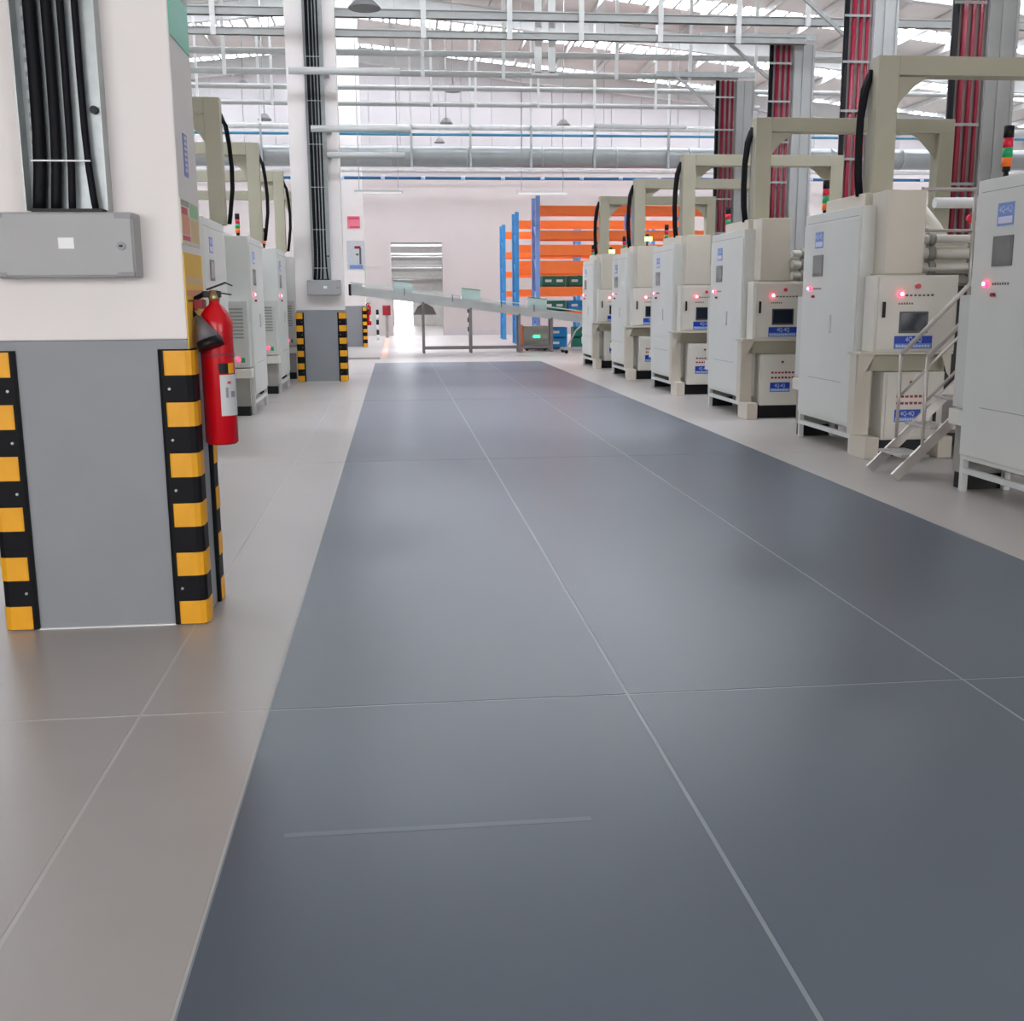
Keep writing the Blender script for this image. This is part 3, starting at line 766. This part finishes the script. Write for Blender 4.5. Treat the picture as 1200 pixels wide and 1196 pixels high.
# short white pipes bracketed to the second pillar
for z, y, x0, x1, r, wd in ((5.11, 19.2, -1.62, 6.5, .06, 'highest'), (4.21, 19.25, -1.30, .35, .055, 'middle'), (3.80, 19.3, -1.05, .25, .05, 'lowest')):
    t = pipe_run('branch_pipe', '%s pale pipe crossing in front of the second pillar' % wd, 'pipe', y, z, x0, x1 if z < 5 else .2, r, 'steel_white', group='pale pipes on the second pillar')
    B('pipe_bracket', 'galvanised', (-1.05, -.98, 0, PYS[1]-y, -.03, .03), t)
hg = thing('twin_hanger', 'pair of thick white hangers above the rack uprights', 'hanger', (0, 20.0, 0))
for x in (2.62, 2.86): B('hanger_bar', 'hanger_white', (x-.06, x+.06, .09, .17, 5.3, 9.6), hg)
B('cross_tie', 'steel_white', (2.5, 2.98, .09, .17, 5.26, 5.32), hg)
# lamps
def pendant(x, y, z, r, label):
    t = thing('pendant_lamp', label, 'lamp', (x, y, z), 0, 'dark pendant lamps under the roof')
    prof = [(.05, .16), (.09, .14), (r*.75, .06), (r, 0), (r*.96, -.015)]
    MB().tube([(0, 0, b) for a, b in prof], [a for a, b in prof], 18).build('shade', 'lamp_shade', t)
    MB().tube([(0, 0, .15), (0, 0, roof_z(x)-z-.1)], .012, 6).build('rod', 'galvanised', t)
pendant(-.32, 17.2, 5.60, .24, 'nearest dark pendant lamp, beside the top of the second pillar')
pendant(1.69, 30.6, 6.85, .21, 'dark pendant lamp right of the second pillar, highest of three in line')
pendant(1.72, 35, 6.70, .20, 'dark pendant lamp above the white pipe, middle of three in line')
pendant(1.81, 42, 7.08, .20, 'dark pendant lamp close above the duct, lowest of three in line')
pendant(5.03, 33, 6.37, .21, 'dark pendant lamp over the orange racks')
pendant(-3.75, 30.5, 6.9, .20, 'dark pendant lamp left of the second pillar, upper one')
pendant(-3.51, 33, 6.45, .20, 'dark pendant lamp left of the second pillar, lower one')
def batten(x0, x1, y, z, m, label):
    t = thing('batten_light', label, 'light', ((x0+x1)/2, y, z), 0, 'long batten lights')
    h = (x1-x0)/2
    B('housing', 'steel_white', (-h, h, -.05, .05, 0, .05), t); B('diffuser', m, (-h+.03, h-.03, -.06, .06, -.04, 0), t)
    for s_ in (-.8, .8): MB().tube([(h*s_, 0, .05), (h*s_, 0, roof_z((x0+x1)/2+h*s_)-z-.03)], .008, 6).build('suspension', 'galvanised', t)
batten(-.87, .28, 27.0, 3.92, 'batten', 'white batten light right of the second pillar')
batten(3.2, 4.55, 29.0, 4.10, 'batten', 'white batten light above the blue rack uprights')
batten(5.12, 7.5, 28.4, 5.66, 'pipe_grey', 'long grey batten fixture left of the far riser')

# ================================================================== FAR END
# ---- inclined conveyor
YC = 29.9
cv = thing('inclined_conveyor', 'grey inclined conveyor crossing the end of the aisle', 'conveyor', (0, YC, 0))
def cz(x): return 1.70 - .128*(x+1.14)
x0, x1 = -1.14, 5.4
for nm, yy in (('side_rail', -.22), ('side_rail', .22)):
    MB().prism([(x0, cz(x0)-.14), (x1, cz(x1)-.14), (x1, cz(x1)+.10), (x0, cz(x0)+.10)], 'y', yy-.02, yy+.02).build(nm, 'conveyor_grey', cv)
MB().prism([(x0, cz(x0)-.03), (x1, cz(x1)-.03), (x1, cz(x1)), (x0, cz(x0))], 'y', -.2, .2).build('belt', 'conveyor_grey', cv)
MB().prism([(x0, cz(x0)+.16), (x1, cz(x1)+.16), (x1, cz(x1)+.19), (x0, cz(x0)+.19)], 'y', -.245, -.215).build('guide_rail', 'teal_glass', cv)
B('end_roller', 'black', (x0-.05, x0+.02, -.24, .24, cz(x0)-.16, cz(x0)+.13), cv)
B('end_bracket', 'conveyor_grey', (x0+.02, x0+.30, -.26, .26, cz(x0)-.13, cz(x0)+.14), cv)
for x in (.76, 2.03, 3.34, 4.22):
    for yy in (-.22, .22):
        B('leg', 'leg_grey', (x-.032, x+.032, yy-.03, yy+.03, 0, cz(x)-.1), cv)
    B('guide_post', 'leg_grey', (x-.5, x-.47, -.25, -.22, cz(x-.5), cz(x-.5)+.19), cv)
for yy in (-.22, .22): B('bottom_rail', 'leg_grey', (.76, 4.22, yy-.02, yy+.02, .10, .17), cv)
m = MB().prism([(.50, 1.02), (1.12, 1.02), (1.02, 1.22), (.80, 1.34), (.62, 1.24)], 'y', -.15, .15).build('drive_motor', 'leg_grey', cv)
for x, h, wd in ((.24, .36, 'left'), (2.05, .38, 'middle'), (3.84, .36, 'right')):
    t = thing('clear_tray', 'pale translucent tray riding the conveyor, the %s one of three' % wd, 'tray', (x, YC, cz(x)), 0, 'trays on the conveyor')
    mm = MB()
    s_ = -.128*.25
    for a, b in ((-.17, -.15), (.15, .17)): mm.prism([(-.25, -s_), (.25, s_), (.25, s_+h), (-.25, -s_+h)], 'y', a, b)
    mm.prism([(-.25, -s_), (.25, s_), (.25, s_+.02), (-.25, -s_+.02)], 'y', -.15, .15)
    mm.box(-.25, -.23, -.15, .15, -s_, -s_+h); mm.box(.23, .25, -.15, .15, s_, s_+h)
    mm.build('walls', 'teal_glass', t)
    MB().prism([(-.26, -s_+h), (.26, s_+h), (.26, s_+h+.02), (-.26, -s_+h+.02)], 'y', -.18, -.15).build('rim', 'lamp_green' if wd != 'left' else 'leg_grey', t)
# ---- small grey machine with a green lamp behind the conveyor
mc = thing('control_cart', 'low grey control unit with green light under the conveyor', 'control unit', (3.9, 30.7, 0))
B('housing', 'machine_grey', (-.36, .36, -.2, .25, .12, .68), mc, .01)
B('base', 'black', (-.3, .34, -.15, .2, .03, .12), mc)
for x in (-.42, .42): B('orange_post', 'rack_orange', (x-.05, x+.05, -.16, -.06, 0, .72), mc)
B('green_light', 'led_green', (-.08, .1, -.215, -.2, .36, .42), mc)
for x in (-.25, .25):
    MB().tube([(x, -.16, .05), (x, -.10, .05)], .05, 10).build('castor', 'black', mc)
hj = thing('hand_pallet_frame', 'grey steel trolley frame beside the last right machine', 'trolley', (4.85, 28.9, 0))
for y in (-.3, .3): MB().bar((-.45, y, .12), (.45, y, .12), .05).build('frame_bar', 'galvanised', hj)
for x in (-.45, .45): MB().bar((x, -.3, .12), (x, .3, .12), .05).build('frame_bar', 'galvanised', hj)
MB().tube([(-.4, -.3, .12), (-.15, -.3, .6), (.2, -.3, .9)], .02, 8).build('handle', 'galvanised', hj)
for x in (-.4, .4):
    for y in (-.3, .3): MB().tube([(x, y-.03, .05), (x, y+.03, .05)], .05, 10).build('wheel', 'black', hj)
# ---- pallet racks
def rack(x0, bays, y0, H, levels, label, blue, depth=1.0, bay=2.7):
    t = thing('pallet_rack', label, 'pallet rack', (x0, y0, 0), 0, 'orange and blue pallet racks')
    for k in range(bays+1):
        x = k*bay
        p = B('upright_frame', blue, (x-.06, x+.06, 0, .1, 0, H), t); B('rear_upright', blue, (x-.06, x+.06, depth-.1, depth, 0, H), p)
        z = .3
        while z < H-.5:
            MB().bar((x, .1, z), (x, depth-.1, z+.45), .05, .03).build('lacing', blue, p)
            MB().bar((x, depth-.1, z+.45), (x, .1, z+.9 if z+.9 < H else z+.5), .05, .03).build('lacing', blue, p); z += .9
        B('base_plate', blue, (x-.09, x+.09, -.02, .12, 0, .02), p)
    for z, h in levels:
        for k in range(bays):
            for yy in (0, depth-.06):
                B('beam', 'rack_orange', (k*bay+.06, (k+1)*bay-.06, yy, yy+.06, z-h/2, z+h/2), t, .004)
    return t
rack(4.02, 2, 31.0, 4.22, ((3.84, .22), (3.16, .24), (2.74, .28), (2.28, .36), (1.64, .22), (1.0, .14)), 'front orange and blue pallet rack behind the conveyor', 'rack_pale_blue')
rack(3.90, 2, 35.2, 4.10, ((3.74, .2), (3.0, .2), (2.5, .2), (2.28, .2), (1.62, .2), (1.0, .18)), 'middle orange and blue pallet rack, partly behind the front one', 'rack_blue')
rack(3.92, 2, 39.6, 4.0, ((3.66, .2), (2.95, .2), (2.28, .2), (1.6, .2), (.95, .18)), 'rear orange and blue pallet rack, furthest left upright at the far wall', 'rack_blue')
k = 0
for z in (1.75, 1.07):
    for x in (4.5, 5.25, 6.0, 7.25, 8.0, 8.75):
        blue = (k % 4 == 3); k += 1
        t = thing('storage_bin', (('blue' if blue else 'green') + ' plastic bin on the front rack, %s bin level, %s from the left' % ('upper' if z > 1.5 else 'lower', ('first','second','third','fourth','fifth','sixth')[(k-1) % 6])), 'bin', (x, 31.2, z), 0, 'blue bins on the front rack' if blue else 'green bins on the front rack')
        mm = MB(); mm.box(-.33, .33, 0, .55, 0, .03); mm.box(-.33, .33, 0, .02, .0, .3); mm.box(-.33, .33, .53, .55, 0, .3); mm.box(-.33, -.31, .02, .53, 0, .3); mm.box(.31, .33, .02, .53, 0, .3)
        mm.build('shell', 'bin_blue' if blue else 'bin_green', t)
        for s_ in (-.16, .16): B('hand_hole', 'white_sticker', (s_-.09, s_+.09, -.004, 0, .13, .2), t)
for z, x, blue in ((.02, 4.55, 1), (.02, 5.4, 0), (.32, 4.55, 1), (.32, 5.4, 0), (.02, 6.2, 0), (.32, 6.2, 1)):
    t = thing('storage_bin', (('blue' if blue else 'green') + ' plastic bin under the front rack, %s in the %s floor stack' % ('top' if z > .2 else 'bottom', {4.55: 'left', 5.4: 'middle', 6.2: 'right'}[x])), 'bin', (x, 31.2, z), 0, 'blue bins on the floor' if blue else 'green bins on the floor')
    mm = MB(); mm.box(-.33, .33, 0, .55, 0, .03); mm.box(-.33, .33, 0, .02, .0, .3); mm.box(-.33, .33, .53, .55, 0, .3); mm.box(-.33, -.31, .02, .53, 0, .3); mm.box(.31, .33, .02, .53, 0, .3)
    mm.build('shell', 'bin_blue' if blue else 'bin_green', t)
    B('hand_hole', 'white_sticker', (-.1, .1, -.004, 0, .13, .2), t)
# ---- lamps with lime light on two of the rear right machines
for x, y, z, wd in ((X_R+.5, Y_R0+4*PIT+1.0, 2.35, 'last'), (X_R+.6, Y_R0+3*PIT+1.3, 2.45, 'fourth')):
    t = thing('beacon_light', 'glowing lime beacon above the %s right machine' % wd, 'lamp', (x, y, z))
    MB().tube([(0, 0, 0), (0, 0, .07)], .09, 12).build('lens', 'lamp_lime', t); MB().tube([(0, 0, .07), (0, 0, .12)], [.05, .03], 10).build('cap', 'black', t)
    MB().tube([(0, 0, -.25), (0, 0, 0)], .02, 8).build('stem', 'black', t)
# ---- clutter by the opening in the far wall
fc = thing('fire_cabinet', 'red fire hose cabinet beside the far opening', 'fire cabinet', (-.30, 42.5, 0))
B('body', 'dark_red', (-.15, .15, 0, .3, .85, 1.22), fc, .01); B('door', 'dark_red', (-.13, .13, -.015, 0, .88, 1.19), fc); B('stand', 'machine_grey', (-.06, .06, .05, .25, 0, .85), fc)
bo = thing('striped_bollard', 'small black and white bollard beside the red fire cabinet', 'bollard', (-.62, 40.5, 0))
for k in range(6): MB().tube([(0, 0, k*.18), (0, 0, k*.18+.18)], .05, 10).build('band', 'black' if k % 2 else 'paper', bo)
b2 = dup(bo, (2.9, 43.6, 0), 0, 'striped bollard against the far wall left of the racks')
